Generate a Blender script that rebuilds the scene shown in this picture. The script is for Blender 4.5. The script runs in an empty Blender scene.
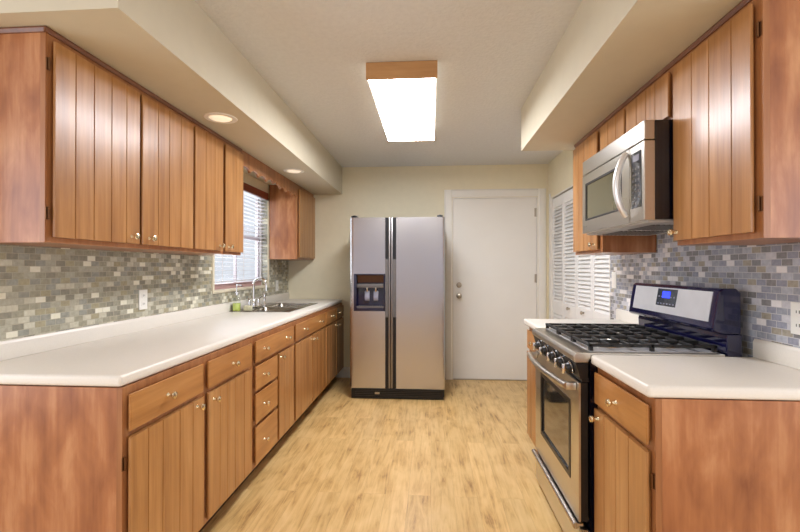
import bpy, bmesh, math, random
from mathutils import Vector, Matrix

random.seed(7)
scene = bpy.context.scene
COL = scene.collection

# ------------------------------------------------------------------ camera, sky, lights, exposure
cam_data = bpy.data.cameras.new('camera')
cam_data.sensor_width = 36.0
cam_data.lens = 433.38 / 800 * 36.0
cam_data.clip_start = 0.02
cam = bpy.data.objects.new('camera', cam_data)
COL.objects.link(cam)
cam.location = (0, 0, 1.2754)
cam.rotation_euler = (math.pi / 2 + 0.005, 0, 0.0714)
scene.camera = cam

world = bpy.data.worlds.new('sky')
scene.world = world
world.use_nodes = True
bg = world.node_tree.nodes['Background']
bg.inputs[0].default_value = (0.88, 0.90, 1.0, 1)
bg.inputs[1].default_value = 0.82

vs = scene.view_settings
vs.view_transform = 'Standard'
vs.look = 'None'
vs.gamma = 1.0
vs.use_curve_mapping = False
vs.exposure = 0.28


def area(name, loc, rot, sx, sy, power, color):
    d = bpy.data.lights.new(name, 'AREA')
    d.shape = 'RECTANGLE'
    d.size, d.size_y = sx, sy
    d.energy = power
    d.color = color
    o = bpy.data.objects.new(name, d)
    COL.objects.link(o)
    o.location = loc
    o.rotation_euler = rot
    return o


# two unseen daylight-coloured fills added at the dining side walls, behind the camera
area('dining_side_fill', (-3.25, -1.0, 1.30), (0, -math.pi / 2, 0), 1.9, 3.2, 56, (0.86, 0.91, 1.0))
area('dining_side_fill', (3.25, -1.0, 1.30), (0, math.pi / 2, 0), 1.9, 3.2, 56, (0.86, 0.91, 1.0))
# two warm fill lights, unseen, added under the dining-room ceiling for ambient light
for lx in (-0.75, 0.75):
    area('dining_ceiling_fill', (lx, -0.9, 2.40), (0, 0, 0), 0.7, 0.7, 9, (1.0, 0.93, 0.84))
# daylight entering by the window over the sink
area('daylight_sink_window', (-1.95, 3.80, 1.55), (0, -math.pi / 2, 0), 0.9, 1.0, 13, (0.88, 0.93, 1.0))
LENS_POWER = 28.0          # the fluorescent ceiling fixture
SPOT_POWER = 0.55          # the recessed lamps in the soffit


# ------------------------------------------------------------------ materials
def lin(c):
    def f(v):
        v /= 255.0
        return v / 12.92 if v <= 0.04045 else ((v + 0.055) / 1.055) ** 2.4
    return (f(c[0]), f(c[1]), f(c[2]), 1.0)


def new_mat(name):
    m = bpy.data.materials.new(name)
    m.use_nodes = True
    nt = m.node_tree
    return m, nt, nt.nodes['Principled BSDF']


def plain(name, rgb, rough=0.5, metal=0.0, var=0.04, scale=14.0, bump=0.0, bump_scale=200.0, coat=0.0, spec=0.5):
    m, nt, b = new_mat(name)
    n, l = nt.nodes, nt.links
    tc = n.new('ShaderNodeTexCoord')
    no = n.new('ShaderNodeTexNoise')
    no.inputs['Scale'].default_value = scale
    no.inputs['Detail'].default_value = 4
    l.new(tc.outputs['Object'], no.inputs['Vector'])
    cr = n.new('ShaderNodeValToRGB')
    c = lin(rgb)
    cr.color_ramp.elements[0].position = 0.3
    cr.color_ramp.elements[1].position = 0.7
    cr.color_ramp.elements[0].color = tuple(max(0, v * (1 - var)) for v in c[:3]) + (1,)
    cr.color_ramp.elements[1].color = tuple(min(1, v * (1 + var)) for v in c[:3]) + (1,)
    l.new(no.outputs['Fac'], cr.inputs[0])
    l.new(cr.outputs[0], b.inputs['Base Color'])
    b.inputs['Roughness'].default_value = rough
    b.inputs['Metallic'].default_value = metal
    b.inputs['Coat Weight'].default_value = coat
    b.inputs['Specular IOR Level'].default_value = spec
    if bump:
        n2 = n.new('ShaderNodeTexNoise')
        n2.inputs['Scale'].default_value = bump_scale
        n2.inputs['Detail'].default_value = 3
        l.new(tc.outputs['Object'], n2.inputs['Vector'])
        bp = n.new('ShaderNodeBump')
        bp.inputs['Strength'].default_value = bump
        bp.inputs['Distance'].default_value = 0.004
        l.new(n2.outputs['Fac'], bp.inputs['Height'])
        l.new(bp.outputs[0], b.inputs['Normal'])
    return m


def wood(name, dark, mid, light, grain='Z', rough=0.36, fine=1.0, blotch=0.5, coat=0.15, cloud=1.0):
    """Stained, varnished wood: long fine streaks along the grain and soft cloudy blotches."""
    m, nt, b = new_mat(name)
    n, l = nt.nodes, nt.links
    tc = n.new('ShaderNodeTexCoord')
    oi = n.new('ShaderNodeObjectInfo')
    off = n.new('ShaderNodeVectorMath')
    off.operation = 'SCALE'
    off.inputs[0].default_value = (7.3, 3.1, 5.7)
    l.new(oi.outputs['Random'], off.inputs['Scale'])
    add = n.new('ShaderNodeVectorMath')
    l.new(tc.outputs['Object'], add.inputs[0])
    l.new(off.outputs[0], add.inputs[1])
    mp = n.new('ShaderNodeMapping')
    s = {'X': (1.3, 26, 26), 'Y': (26, 1.3, 26), 'Z': (26, 26, 1.3)}[grain]
    mp.inputs['Scale'].default_value = tuple(v * fine for v in s)
    l.new(add.outputs[0], mp.inputs[0])
    n1 = n.new('ShaderNodeTexNoise')
    n1.inputs['Scale'].default_value = 1.0
    n1.inputs['Detail'].default_value = 6
    n1.inputs['Roughness'].default_value = 0.62
    n1.inputs['Distortion'].default_value = 0.35
    l.new(mp.outputs[0], n1.inputs['Vector'])
    mp2 = n.new('ShaderNodeMapping')
    s2 = {'X': (2.0, 6, 6), 'Y': (6, 2.0, 6), 'Z': (6, 6, 2.0)}[grain]
    mp2.inputs['Scale'].default_value = tuple(v * cloud for v in s2)
    l.new(add.outputs[0], mp2.inputs[0])
    n2 = n.new('ShaderNodeTexNoise')
    n2.inputs['Scale'].default_value = 1.0
    n2.inputs['Detail'].default_value = 5
    n2.inputs['Distortion'].default_value = 0.4
    l.new(mp2.outputs[0], n2.inputs['Vector'])
    mix = n.new('ShaderNodeMix')
    mix.inputs[0].default_value = blotch
    l.new(n1.outputs['Fac'], mix.inputs[2])
    l.new(n2.outputs['Fac'], mix.inputs[3])
    cr = n.new('ShaderNodeValToRGB')
    e = cr.color_ramp.elements
    e[0].position, e[0].color = 0.30, lin(dark)
    e[1].position, e[1].color = 0.70, lin(light)
    k = e.new(0.5)
    k.color = lin(mid)
    l.new(mix.outputs[0], cr.inputs[0])
    l.new(cr.outputs[0], b.inputs['Base Color'])
    b.inputs['Roughness'].default_value = rough
    b.inputs['Coat Weight'].default_value = coat
    b.inputs['Coat Roughness'].default_value = 0.18
    bp = n.new('ShaderNodeBump')
    bp.inputs['Strength'].default_value = 0.08
    bp.inputs['Distance'].default_value = 0.002
    l.new(n1.outputs['Fac'], bp.inputs['Height'])
    l.new(bp.outputs[0], b.inputs['Normal'])
    return m


def mosaic(name, cols, grout, axis_shift=0.0, rough=0.25):
    """Small brick-laid glass and stone mosaic on a wall in the Y-Z plane."""
    m, nt, b = new_mat(name)
    n, l = nt.nodes, nt.links
    tc = n.new('ShaderNodeTexCoord')
    sp = n.new('ShaderNodeSeparateXYZ')
    l.new(tc.outputs['Object'], sp.inputs[0])
    cb = n.new('ShaderNodeCombineXYZ')
    l.new(sp.outputs['Y'], cb.inputs['X'])
    l.new(sp.outputs['Z'], cb.inputs['Y'])
    br = n.new('ShaderNodeTexBrick')
    br.offset = 0.5
    br.inputs['Scale'].default_value = 1.0
    br.inputs['Brick Width'].default_value = 0.0508
    br.inputs['Row Height'].default_value = 0.0262
    br.inputs['Mortar Size'].default_value = 0.0014
    br.inputs['Mortar Smooth'].default_value = 0.2
    br.inputs['Color1'].default_value = (0, 0, 0, 1)
    br.inputs['Color2'].default_value = (1, 1, 1, 1)
    br.inputs['Mortar'].default_value = (0.5, 0.5, 0.5, 1)
    l.new(cb.outputs[0], br.inputs['Vector'])
    cr = n.new('ShaderNodeValToRGB')
    cr.color_ramp.interpolation = 'CONSTANT'
    e = cr.color_ramp.elements
    while len(e) < len(cols):
        e.new(0.5)
    for i, (p, c) in enumerate(cols):
        e[i].position = p
        e[i].color = lin(c)
    l.new(br.outputs['Color'], cr.inputs[0])
    no = n.new('ShaderNodeTexNoise')
    no.inputs['Scale'].default_value = 60
    l.new(tc.outputs['Object'], no.inputs['Vector'])
    mxn = n.new('ShaderNodeMix')
    mxn.data_type = 'RGBA'
    mxn.blend_type = 'OVERLAY'
    mxn.inputs[0].default_value = 0.30
    l.new(cr.outputs[0], mxn.inputs[6])
    l.new(no.outputs['Fac'], mxn.inputs[7])
    mx = n.new('ShaderNodeMix')
    mx.data_type = 'RGBA'
    l.new(br.outputs['Fac'], mx.inputs[0])
    l.new(mxn.outputs[2], mx.inputs[6])
    mx.inputs[7].default_value = lin(grout)
    l.new(mx.outputs[2], b.inputs['Base Color'])
    rr = n.new('ShaderNodeMapRange')
    rr.inputs[3].default_value = rough
    rr.inputs[4].default_value = 0.8
    l.new(br.outputs['Fac'], rr.inputs[0])
    l.new(rr.outputs[0], b.inputs['Roughness'])
    bp = n.new('ShaderNodeBump')
    bp.invert = True
    bp.inputs['Strength'].default_value = 0.5
    bp.inputs['Distance'].default_value = 0.002
    l.new(br.outputs['Fac'], bp.inputs['Height'])
    l.new(bp.outputs[0], b.inputs['Normal'])
    return m


def floor_mat():
    m, nt, b = new_mat('laminate_planks')
    n, l = nt.nodes, nt.links
    tc = n.new('ShaderNodeTexCoord')
    sp = n.new('ShaderNodeSeparateXYZ')
    l.new(tc.outputs['Object'], sp.inputs[0])
    cb = n.new('ShaderNodeCombineXYZ')
    l.new(sp.outputs['Y'], cb.inputs['X'])
    l.new(sp.outputs['X'], cb.inputs['Y'])
    br = n.new('ShaderNodeTexBrick')
    br.offset = 0.37
    br.inputs['Scale'].default_value = 1.0
    br.inputs['Brick Width'].default_value = 1.22
    br.inputs['Row Height'].default_value = 0.128
    br.inputs['Mortar Size'].default_value = 0.0009
    br.inputs['Mortar Smooth'].default_value = 0.3
    br.inputs['Color1'].default_value = (0, 0, 0, 1)
    br.inputs['Color2'].default_value = (1, 1, 1, 1)
    br.inputs['Mortar'].default_value = (0.5, 0.5, 0.5, 1)
    l.new(cb.outputs[0], br.inputs['Vector'])
    # each plank gets its own stretch of grain
    sc = n.new('ShaderNodeVectorMath')
    sc.operation = 'MULTIPLY'
    l.new(br.outputs['Color'], sc.inputs[0])
    sc.inputs[1].default_value = (9.0, 13.0, 5.0)
    add = n.new('ShaderNodeVectorMath')
    l.new(tc.outputs['Object'], add.inputs[0])
    l.new(sc.outputs[0], add.inputs[1])
    mp = n.new('ShaderNodeMapping')
    mp.inputs['Scale'].default_value = (34, 2.6, 1)
    l.new(add.outputs[0], mp.inputs[0])
    g = n.new('ShaderNodeTexNoise')
    g.inputs['Scale'].default_value = 1.0
    g.inputs['Detail'].default_value = 7
    g.inputs['Roughness'].default_value = 0.66
    g.inputs['Distortion'].default_value = 1.1
    l.new(mp.outputs[0], g.inputs['Vector'])
    mp2 = n.new('ShaderNodeMapping')
    mp2.inputs['Scale'].default_value = (10, 4.2, 1)
    l.new(add.outputs[0], mp2.inputs[0])
    k = n.new('ShaderNodeTexNoise')
    k.inputs['Scale'].default_value = 1.0
    k.inputs['Detail'].default_value = 4
    k.inputs['Distortion'].default_value = 0.6
    l.new(mp2.outputs[0], k.inputs['Vector'])
    mix = n.new('ShaderNodeMix')
    mix.inputs[0].default_value = 0.42
    l.new(g.outputs['Fac'], mix.inputs[2])
    l.new(k.outputs['Fac'], mix.inputs[3])
    cr = n.new('ShaderNodeValToRGB')
    e = cr.color_ramp.elements
    e[0].position, e[0].color = 0.34, lin((150, 110, 62))
    e[1].position, e[1].color = 0.66, lin((228, 194, 136))
    q = e.new(0.42)
    q.color = lin((198, 158, 98))
    q = e.new(0.52)
    q.color = lin((217, 181, 120))
    l.new(mix.outputs[0], cr.inputs[0])
    pv = n.new('ShaderNodeMapRange')
    pv.inputs[3].default_value = 0.95
    pv.inputs[4].default_value = 1.05
    l.new(br.outputs['Color'], pv.inputs[0])
    mul = n.new('ShaderNodeMix')
    mul.data_type = 'RGBA'
    mul.blend_type = 'MULTIPLY'
    mul.inputs[0].default_value = 1.0
    l.new(cr.outputs[0], mul.inputs[6])
    l.new(pv.outputs[0], mul.inputs[7])
    seam = n.new('ShaderNodeMix')
    seam.data_type = 'RGBA'
    fac = n.new('ShaderNodeMath')
    fac.operation = 'MULTIPLY'
    fac.inputs[1].default_value = 0.3
    l.new(br.outputs['Fac'], fac.inputs[0])
    l.new(fac.outputs[0], seam.inputs[0])
    l.new(mul.outputs[2], seam.inputs[6])
    seam.inputs[7].default_value = lin((120, 84, 44))
    l.new(seam.outputs[2], b.inputs['Base Color'])
    b.inputs['Roughness'].default_value = 0.38
    bp = n.new('ShaderNodeBump')
    bp.inputs['Strength'].default_value = 0.12
    bp.inputs['Distance'].default_value = 0.002
    l.new(g.outputs['Fac'], bp.inputs['Height'])
    l.new(bp.outputs[0], b.inputs['Normal'])
    return m


def steel(name, rgb, rough=0.3, grain='Z', aniso=0.0):
    m, nt, b = new_mat(name)
    n, l = nt.nodes, nt.links
    tc = n.new('ShaderNodeTexCoord')
    mp = n.new('ShaderNodeMapping')
    mp.inputs['Scale'].default_value = {'Z': (260, 260, 2), 'X': (2, 260, 260), 'Y': (260, 2, 260)}[grain]
    l.new(tc.outputs['Object'], mp.inputs[0])
    no = n.new('ShaderNodeTexNoise')
    no.inputs['Scale'].default_value = 1.0
    no.inputs['Detail'].default_value = 3
    l.new(mp.outputs[0], no.inputs['Vector'])
    mr = n.new('ShaderNodeMapRange')
    mr.inputs[3].default_value = rough * 0.95
    mr.inputs[4].default_value = rough * 1.05
    l.new(no.outputs['Fac'], mr.inputs[0])
    l.new(mr.outputs[0], b.inputs['Roughness'])
    b.inputs['Base Color'].default_value = lin(rgb)
    b.inputs['Metallic'].default_value = 1.0
    return m


def emit(name, rgb, strength):
    m, nt, b = new_mat(name)
    b.inputs['Base Color'].default_value = lin(rgb)
    b.inputs['Emission Color'].default_value = lin(rgb)
    b.inputs['Emission Strength'].default_value = strength
    return m


def glassy(name, rgb, rough=0.02, alpha_mix=0.85):
    m, nt, b = new_mat(name)
    b.inputs['Base Color'].default_value = lin(rgb)
    b.inputs['Roughness'].default_value = rough
    b.inputs['Transmission Weight'].default_value = 1.0
    b.inputs['IOR'].default_value = 1.45
    return m


def thin_glass(name):
    m, nt, b = new_mat(name)
    n, l = nt.nodes, nt.links
    tr = n.new('ShaderNodeBsdfTransparent')
    tr.inputs[0].default_value = (0.95, 0.97, 0.97, 1)
    gl = n.new('ShaderNodeBsdfGlossy')
    gl.inputs['Roughness'].default_value = 0.02
    mx = n.new('ShaderNodeMixShader')
    mx.inputs[0].default_value = 0.07
    l.new(tr.outputs[0], mx.inputs[1])
    l.new(gl.outputs[0], mx.inputs[2])
    l.new(mx.outputs[0], n['Material Output'].inputs[0])
    return m


M = {}
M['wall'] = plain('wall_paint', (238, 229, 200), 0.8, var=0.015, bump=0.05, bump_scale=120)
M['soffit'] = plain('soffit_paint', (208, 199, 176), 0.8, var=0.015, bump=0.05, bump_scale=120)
M['ceiling'] = plain('ceiling_texture', (218, 218, 216), 0.9, var=0.03, scale=40, bump=0.9, bump_scale=55)
M['white_paint'] = plain('white_trim_paint', (242, 239, 230), 0.45, var=0.01)
M['white_door'] = plain('white_door_paint', (243, 240, 232), 0.5, var=0.012, scale=4)
M['louver'] = plain('louver_paint', (244, 243, 240), 0.5, var=0.01)
M['cream'] = plain('cream_tile_trim', (222, 212, 186), 0.4, var=0.05, scale=30)
M['door_wood'] = wood('door_wood', (144, 94, 50), (174, 122, 70), (198, 148, 94), 'Z', 0.32, 1.0, 0.35)
M['drawer_wood'] = wood('drawer_wood', (148, 96, 48), (178, 122, 66), (198, 144, 86), 'Y', 0.33, 1.0, 0.4)
M['frame_wood'] = wood('frame_wood', (130, 78, 42), (158, 102, 60), (180, 126, 80), 'Z', 0.36, 1.0, 0.35)
M['end_wood'] = wood('end_panel_wood', (126, 70, 38), (168, 106, 64), (206, 150, 104), 'Z', 0.34, 0.9, 0.62, cloud=2.2)
M['dark_wood'] = wood('dark_wood', (92, 54, 32), (118, 72, 44), (140, 90, 56), 'Y', 0.4)
M['red_wood'] = wood('red_wood', (96, 42, 26), (124, 58, 36), (144, 74, 46), 'Y', 0.32)
M['kick'] = plain('toe_kick_paint', (66, 34, 24), 0.6, var=0.1)
M['lamp_wood'] = wood('lamp_wood', (172, 126, 80), (196, 150, 100), (212, 168, 118), 'X', 0.45)
M['counter'] = plain('white_laminate', (232, 226, 215), 0.33, var=0.02, scale=160)
M['brass'] = plain('pale_brass', (234, 222, 192), 0.22, 1.0, var=0.05)
M['hinge'] = plain('bronze_hinge', (120, 84, 56), 0.4, 0.9)
M['steel'] = steel('stainless_steel', (214, 208, 200), 0.27, 'Z')
M['fridge_steel'] = steel('fridge_steel', (192, 190, 192), 0.24, 'X')
M['steel_y'] = steel('stainless_steel_wide', (208, 203, 194), 0.28, 'Y')
M['sink_steel'] = steel('sink_steel', (160, 154, 144), 0.26, 'Y')
M['chrome'] = plain('chrome', (235, 235, 235), 0.07, 1.0, var=0.01)
M['nickel'] = plain('satin_nickel', (190, 180, 164), 0.3, 1.0, var=0.03)
M['black'] = plain('black_plastic', (18, 17, 20), 0.35, var=0.1)
M['gloss_black'] = plain('gloss_black_enamel', (14, 13, 22), 0.08, var=0.1, coat=0.5)
M['black_glass'] = plain('oven_glass', (120, 114, 104), 0.05, 0.85, var=0.03)
M['cast_iron'] = plain('cast_iron', (28, 27, 26), 0.5, var=0.15, bump=0.2, bump_scale=300)
M['mw_glass'] = plain('microwave_glass', (96, 92, 72), 0.12, var=0.04, coat=0.6)
M['mw_under'] = plain('grey_underside', (176, 172, 166), 0.45, 0.2)
M['grey_plastic'] = plain('grey_plastic', (96, 92, 90), 0.4, var=0.05)
M['dark_grey'] = plain('dark_grey_steel', (58, 56, 58), 0.45, 0.3)
M['screen'] = plain('dark_screen', (52, 58, 66), 0.12, var=0.25, scale=90, coat=0.5)
M['blue_led'] = emit('blue_display', (40, 60, 255), 1.1)
M['white_plastic'] = plain('white_plastic', (236, 234, 226), 0.35, var=0.01)
M['slot'] = plain('socket_slot', (70, 66, 60), 0.5)
M['dispenser'] = plain('dispenser_dark', (24, 22, 48), 0.16, var=0.1, coat=0.5)
M['dispenser_brown'] = plain('dispenser_brown_panel', (58, 30, 26), 0.25, var=0.06, coat=0.4)
M['paddle'] = plain('grey_paddle', (136, 136, 150), 0.25, var=0.05)
M['lens'] = emit('glowing_lens', (246, 248, 255), LENS_POWER)
M['lens_side'] = emit('faint_lens_side', (255, 248, 236), 0.5)
M['rear_wall'] = plain('dining_wall_paint', (196, 198, 212), 0.8, var=0.015)
M['handle_grey'] = plain('handle_grey_metal', (150, 146, 146), 0.3, 0.9)
M['silver'] = plain('silver_panel', (214, 214, 216), 0.35, 0.45)
M['handle_steel'] = plain('bright_satin_steel', (232, 230, 228), 0.34, 0.8)
M['black_sky_tint'] = plain('black_enamel_blue_reflection', (18, 18, 54), 0.10, var=0.1, coat=0.5)  # black enamel; the blue daylight reflection is put into its base colour
M['spot_lens'] = emit('glowing_spot', (255, 236, 208), SPOT_POWER)
M['vinyl'] = plain('white_vinyl', (228, 224, 222), 0.4)
M['pink_sash'] = plain('mauve_sash_paint', (176, 140, 136), 0.45)
M['sash_paint'] = plain('sash_paint', (196, 184, 188), 0.45)
M['blind'] = plain('blind_slat', (228, 228, 232), 0.5)
M['pane'] = thin_glass('window_glass')
M['clear'] = thin_glass('clear_plastic')
M['soap'] = plain('green_soap', (206, 222, 112), 0.2, var=0.08, coat=0.4)
M['floor'] = floor_mat()
M['tile_l'] = mosaic('mosaic_warm', [(0.0, (144, 140, 124)), (0.16, (160, 156, 136)), (0.34, (176, 172, 154)), (0.50, (154, 154, 142)),
                                     (0.62, (168, 160, 132)), (0.74, (200, 196, 176)), (0.88, (232, 228, 208))], (176, 170, 148))
M['tile_r'] = mosaic('mosaic_cool', [(0.0, (138, 136, 136)), (0.18, (160, 162, 170)), (0.36, (182, 184, 192)), (0.52, (152, 154, 166)),
                                     (0.64, (168, 160, 144)), (0.76, (202, 200, 204)), (0.88, (234, 230, 228))], (196, 194, 194))
M['yard'] = plain('yard_ground', (150, 150, 140), 0.9)


# ------------------------------------------------------------------ mesh building
class MB:
    def __init__(self):
        self.bm = bmesh.new()

    def box(self, x0, x1, y0, y1, z0, z1, bev=0.0, seg=2):
        b = bmesh.new()
        bmesh.ops.create_cube(b, size=1.0)
        for v in b.verts:
            v.co = Vector(((x0 + x1) / 2 + v.co.x * (x1 - x0), (y0 + y1) / 2 + v.co.y * (y1 - y0), (z0 + z1) / 2 + v.co.z * (z1 - z0)))
        if bev > 0:
            bmesh.ops.bevel(b, geom=b.edges[:], offset=bev, segments=seg, profile=0.5, affect='EDGES')
        return self._merge(b)

    def _merge(self, b):
        me = bpy.data.meshes.new('t')
        b.to_mesh(me)
        b.free()
        self.bm.from_mesh(me)
        bpy.data.meshes.remove(me)
        return self

    def prism(self, pts, axis, lo, hi, bev=0.0):
        """pts: polygon in the two other axes (in x,y,z order), extruded along axis."""
        b = bmesh.new()

        def co(p, t):
            if axis == 'X':
                return (t, p[0], p[1])
            if axis == 'Y':
                return (p[0], t, p[1])
            return (p[0], p[1], t)
        A = [b.verts.new(co(p, lo)) for p in pts]
        B = [b.verts.new(co(p, hi)) for p in pts]
        n = len(pts)
        b.faces.new(A)
        b.faces.new(B[::-1])
        for i in range(n):
            b.faces.new((A[i], B[i], B[(i + 1) % n], A[(i + 1) % n]))
        bmesh.ops.recalc_face_normals(b, faces=b.faces[:])
        if bev > 0:
            bmesh.ops.bevel(b, geom=b.edges[:], offset=bev, segments=2, profile=0.5, affect='EDGES')
        return self._merge(b)

    def lathe(self, prof, origin, axis, seg=20):
        """prof: list of (radius, distance along axis)."""
        b = bmesh.new()
        ax = Vector(axis).normalized()
        u = ax.orthogonal().normalized()
        w = ax.cross(u)
        o = Vector(origin)
        rings = []
        for r, d in prof:
            if r < 1e-6:
                rings.append([b.verts.new(o + ax * d)])
            else:
                rings.append([b.verts.new(o + ax * d + (u * math.cos(2 * math.pi * k / seg) + w * math.sin(2 * math.pi * k / seg)) * r) for k in range(seg)])
        for a, c in zip(rings, rings[1:]):
            for k in range(seg):
                k2 = (k + 1) % seg
                if len(a) == 1 and len(c) == 1:
                    continue
                if len(a) == 1:
                    b.faces.new((a[0], c[k], c[k2]))
                elif len(c) == 1:
                    b.faces.new((a[k], c[0], a[k2]))
                else:
                    b.faces.new((a[k], c[k], c[k2], a[k2]))
        for r in (rings[0], rings[-1]):
            if len(r) > 1:
                b.faces.new(r)
        bmesh.ops.recalc_face_normals(b, faces=b.faces[:])
        return self._merge(b)

    def tube(self, pts, r, seg=12, flat=1.0):
        b = bmesh.new()
        P = [Vector(p) for p in pts]
        rings = []
        up = None
        for i, p in enumerate(P):
            t = (P[min(i + 1, len(P) - 1)] - P[max(i - 1, 0)]).normalized()
            if up is None:
                up = t.orthogonal().normalized()
            up = (up - t * up.dot(t)).normalized()
            w = t.cross(up)
            rr = r[i] if isinstance(r, (list, tuple)) else r
            rings.append([b.verts.new(p + (up * math.cos(2 * math.pi * k / seg) + w * math.sin(2 * math.pi * k / seg) * flat) * rr) for k in range(seg)])
        for a, c in zip(rings, rings[1:]):
            for k in range(seg):
                b.faces.new((a[k], c[k], c[(k + 1) % seg], a[(k + 1) % seg]))
        b.faces.new(rings[0])
        b.faces.new(rings[-1])
        bmesh.ops.recalc_face_normals(b, faces=b.faces[:])
        return self._merge(b)

    def quadgrid(self, rows):
        """rows: list of equally long lists of points -> a grid surface."""
        b = bmesh.new()
        R = [[b.verts.new(p) for p in row] for row in rows]
        for a, c in zip(R, R[1:]):
            for k in range(len(a) - 1):
                b.faces.new((a[k], a[k + 1], c[k + 1], c[k]))
        bmesh.ops.recalc_face_normals(b, faces=b.faces[:])
        return self._merge(b)

    def build(self, name, mat, parent=None, smooth=True, label=None, bevel=0.0):
        off = Vector((0, 0, 0))
        p = parent
        while p is not None:
            off += p.location
            p = p.parent
        for v in self.bm.verts:
            v.co -= off
        me = bpy.data.meshes.new(name)
        self.bm.to_mesh(me)
        self.bm.free()
        mm = M[mat] if isinstance(mat, str) else mat
        me.materials.append(mm)
        if smooth:
            me.polygons.foreach_set('use_smooth', [True] * len(me.polygons))
            me.set_sharp_from_angle(angle=math.radians(38))
        o = bpy.data.objects.new(name, me)
        COL.objects.link(o)
        if parent is not None:
            o.parent = parent
        if label:
            o['label'] = label
        if bevel > 0:
            bv = o.modifiers.new('bevel', 'BEVEL')
            bv.width = bevel
            bv.segments = 2
            bv.limit_method = 'ANGLE'
            bv.angle_limit = math.radians(40)
        return o


def box(*a, **k):
    return MB().box(*a, **k)


def thing(name, label, cat, loc, group=None):
    o = bpy.data.objects.new(name, None)
    o.empty_display_size = 0.1
    COL.objects.link(o)
    o.location = loc
    o['label'] = label
    o['category'] = cat
    if group:
        o['group'] = group
    return o


def tag(o, label, cat, group=None):
    o['label'] = label
    o['category'] = cat
    if group:
        o['group'] = group
    return o


def struct(o, label=None):
    o['kind'] = 'structure'
    if label:
        o['label'] = label
    return o


def copy_thing(root, delta, label):
    """A copy of a thing with copies of its parts and sub-parts, moved by delta."""
    r = root.copy()
    COL.objects.link(r)
    r.location = root.location + Vector(delta)
    r['label'] = label
    for ch in list(root.children):
        c = ch.copy()
        COL.objects.link(c)
        c.parent = r
        for g in list(ch.children):
            d = g.copy()
            COL.objects.link(d)
            d.parent = c
    return r


# ------------------------------------------------------------------ dimensions (metres)
XL, XR = -1.685, 1.3216          # kitchen side walls
YB = 5.007                       # back wall
ZC, ZS = 2.455, 2.14             # ceiling, soffit underside
CT = 0.914                       # countertop height
LF, RF = -1.035, 0.690            # base cabinet face planes
ULF, URF = -1.375, 1.010         # wall cabinet face planes
YK = 1.32                        # where the kitchen opens to the dining end
T = 0.12

# ------------------------------------------------------------------ the setting
struct(box(-3.2, 3.2, -3.3, YB + 0.3, -0.06, 0.0).build('floor', 'floor', smooth=False))
struct(box(-3.3, 3.3, -3.4, YB + 0.3, ZC, ZC + 0.08).build('ceiling', 'ceiling', smooth=False))

w = MB()                                                        # back wall round the door opening
DX0, DX1, DZ = 0.245, 1.207, 2.085
w.box(XL - T, DX0, YB, YB + T, 0, ZC).box(DX1, XR + T, YB, YB + T, 0, ZC).box(DX0, DX1, YB, YB + T, DZ, ZC)
struct(w.build('wall_back', 'wall', smooth=False))
w = MB()                                                        # wall with the sink window
WY0, WY1, WZ0, WZ1 = 3.25, 4.37, 1.10, 2.03
w.box(XL - T, XL, YK, WY0, 0, ZC).box(XL - T, XL, WY1, YB, 0, ZC).box(XL - T, XL, WY0, WY1, 0, WZ0).box(XL - T, XL, WY0, WY1, WZ1, ZC)
struct(w.build('wall_left', 'wall', smooth=False))
w = MB()                                                        # wall with the closet opening
CY0, CY1, CZ = 3.292, 4.89, 2.055
w.box(XR, XR + T, YK, CY0, 0, ZC).box(XR, XR + T, CY1, YB, 0, ZC).box(XR, XR + T, CY0, CY1, CZ, ZC)
struct(w.build('wall_right', 'wall', smooth=False))
w = MB()
w.box(XR + 0.7, XR + 0.76, CY0 - 0.1, CY1 + 0.1, 0, ZC).box(XR + T, XR + 0.7, CY0 - 0.1, CY0 - 0.04, 0, ZC).box(XR + T, XR + 0.7, CY1 + 0.04, CY1 + 0.1, 0, ZC)
struct(w.build('wall_closet', 'wall', smooth=False))
# the dining end, behind the camera
w = MB()
w.box(-3.2, 3.2, -3.3, -3.2, 0, ZC)
struct(w.build('wall_front', 'rear_wall', smooth=False))
for nm, xa in (('wall_dining_left', -3.3), ('wall_dining_right', 3.2)):
    w = MB()                                                    # each with a wide opening added for the side fill
    w.box(xa, xa + 0.1, -3.3, -2.6, 0, ZC).box(xa, xa + 0.1, 0.6, YK, 0, ZC).box(xa, xa + 0.1, -2.6, 0.6, 0, 0.35).box(xa, xa + 0.1, -2.6, 0.6, 2.25, ZC)
    struct(w.build(nm, 'rear_wall', smooth=False))
struct(box(-3.3, XL - T, YK, YK + 0.1, 0, ZC).build('wall_return_left', 'wall', smooth=False))
struct(box(XR + T, 3.3, YK, YK + 0.1, 0, ZC).build('wall_return_right', 'wall', smooth=False))
struct(box(-9, XL - 0.9, 0, 9, -0.5, -0.4).build('ground_outside', 'yard', smooth=False))

# soffits over the cabinets
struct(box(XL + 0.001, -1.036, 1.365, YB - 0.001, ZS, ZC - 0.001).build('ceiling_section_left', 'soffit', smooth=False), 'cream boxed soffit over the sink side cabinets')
struct(box(0.665, XR - 0.001, 1.365, 3.253, ZS, ZC - 0.001).build('ceiling_section_right', 'soffit', smooth=False), 'cream boxed soffit over the range side cabinets')

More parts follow.
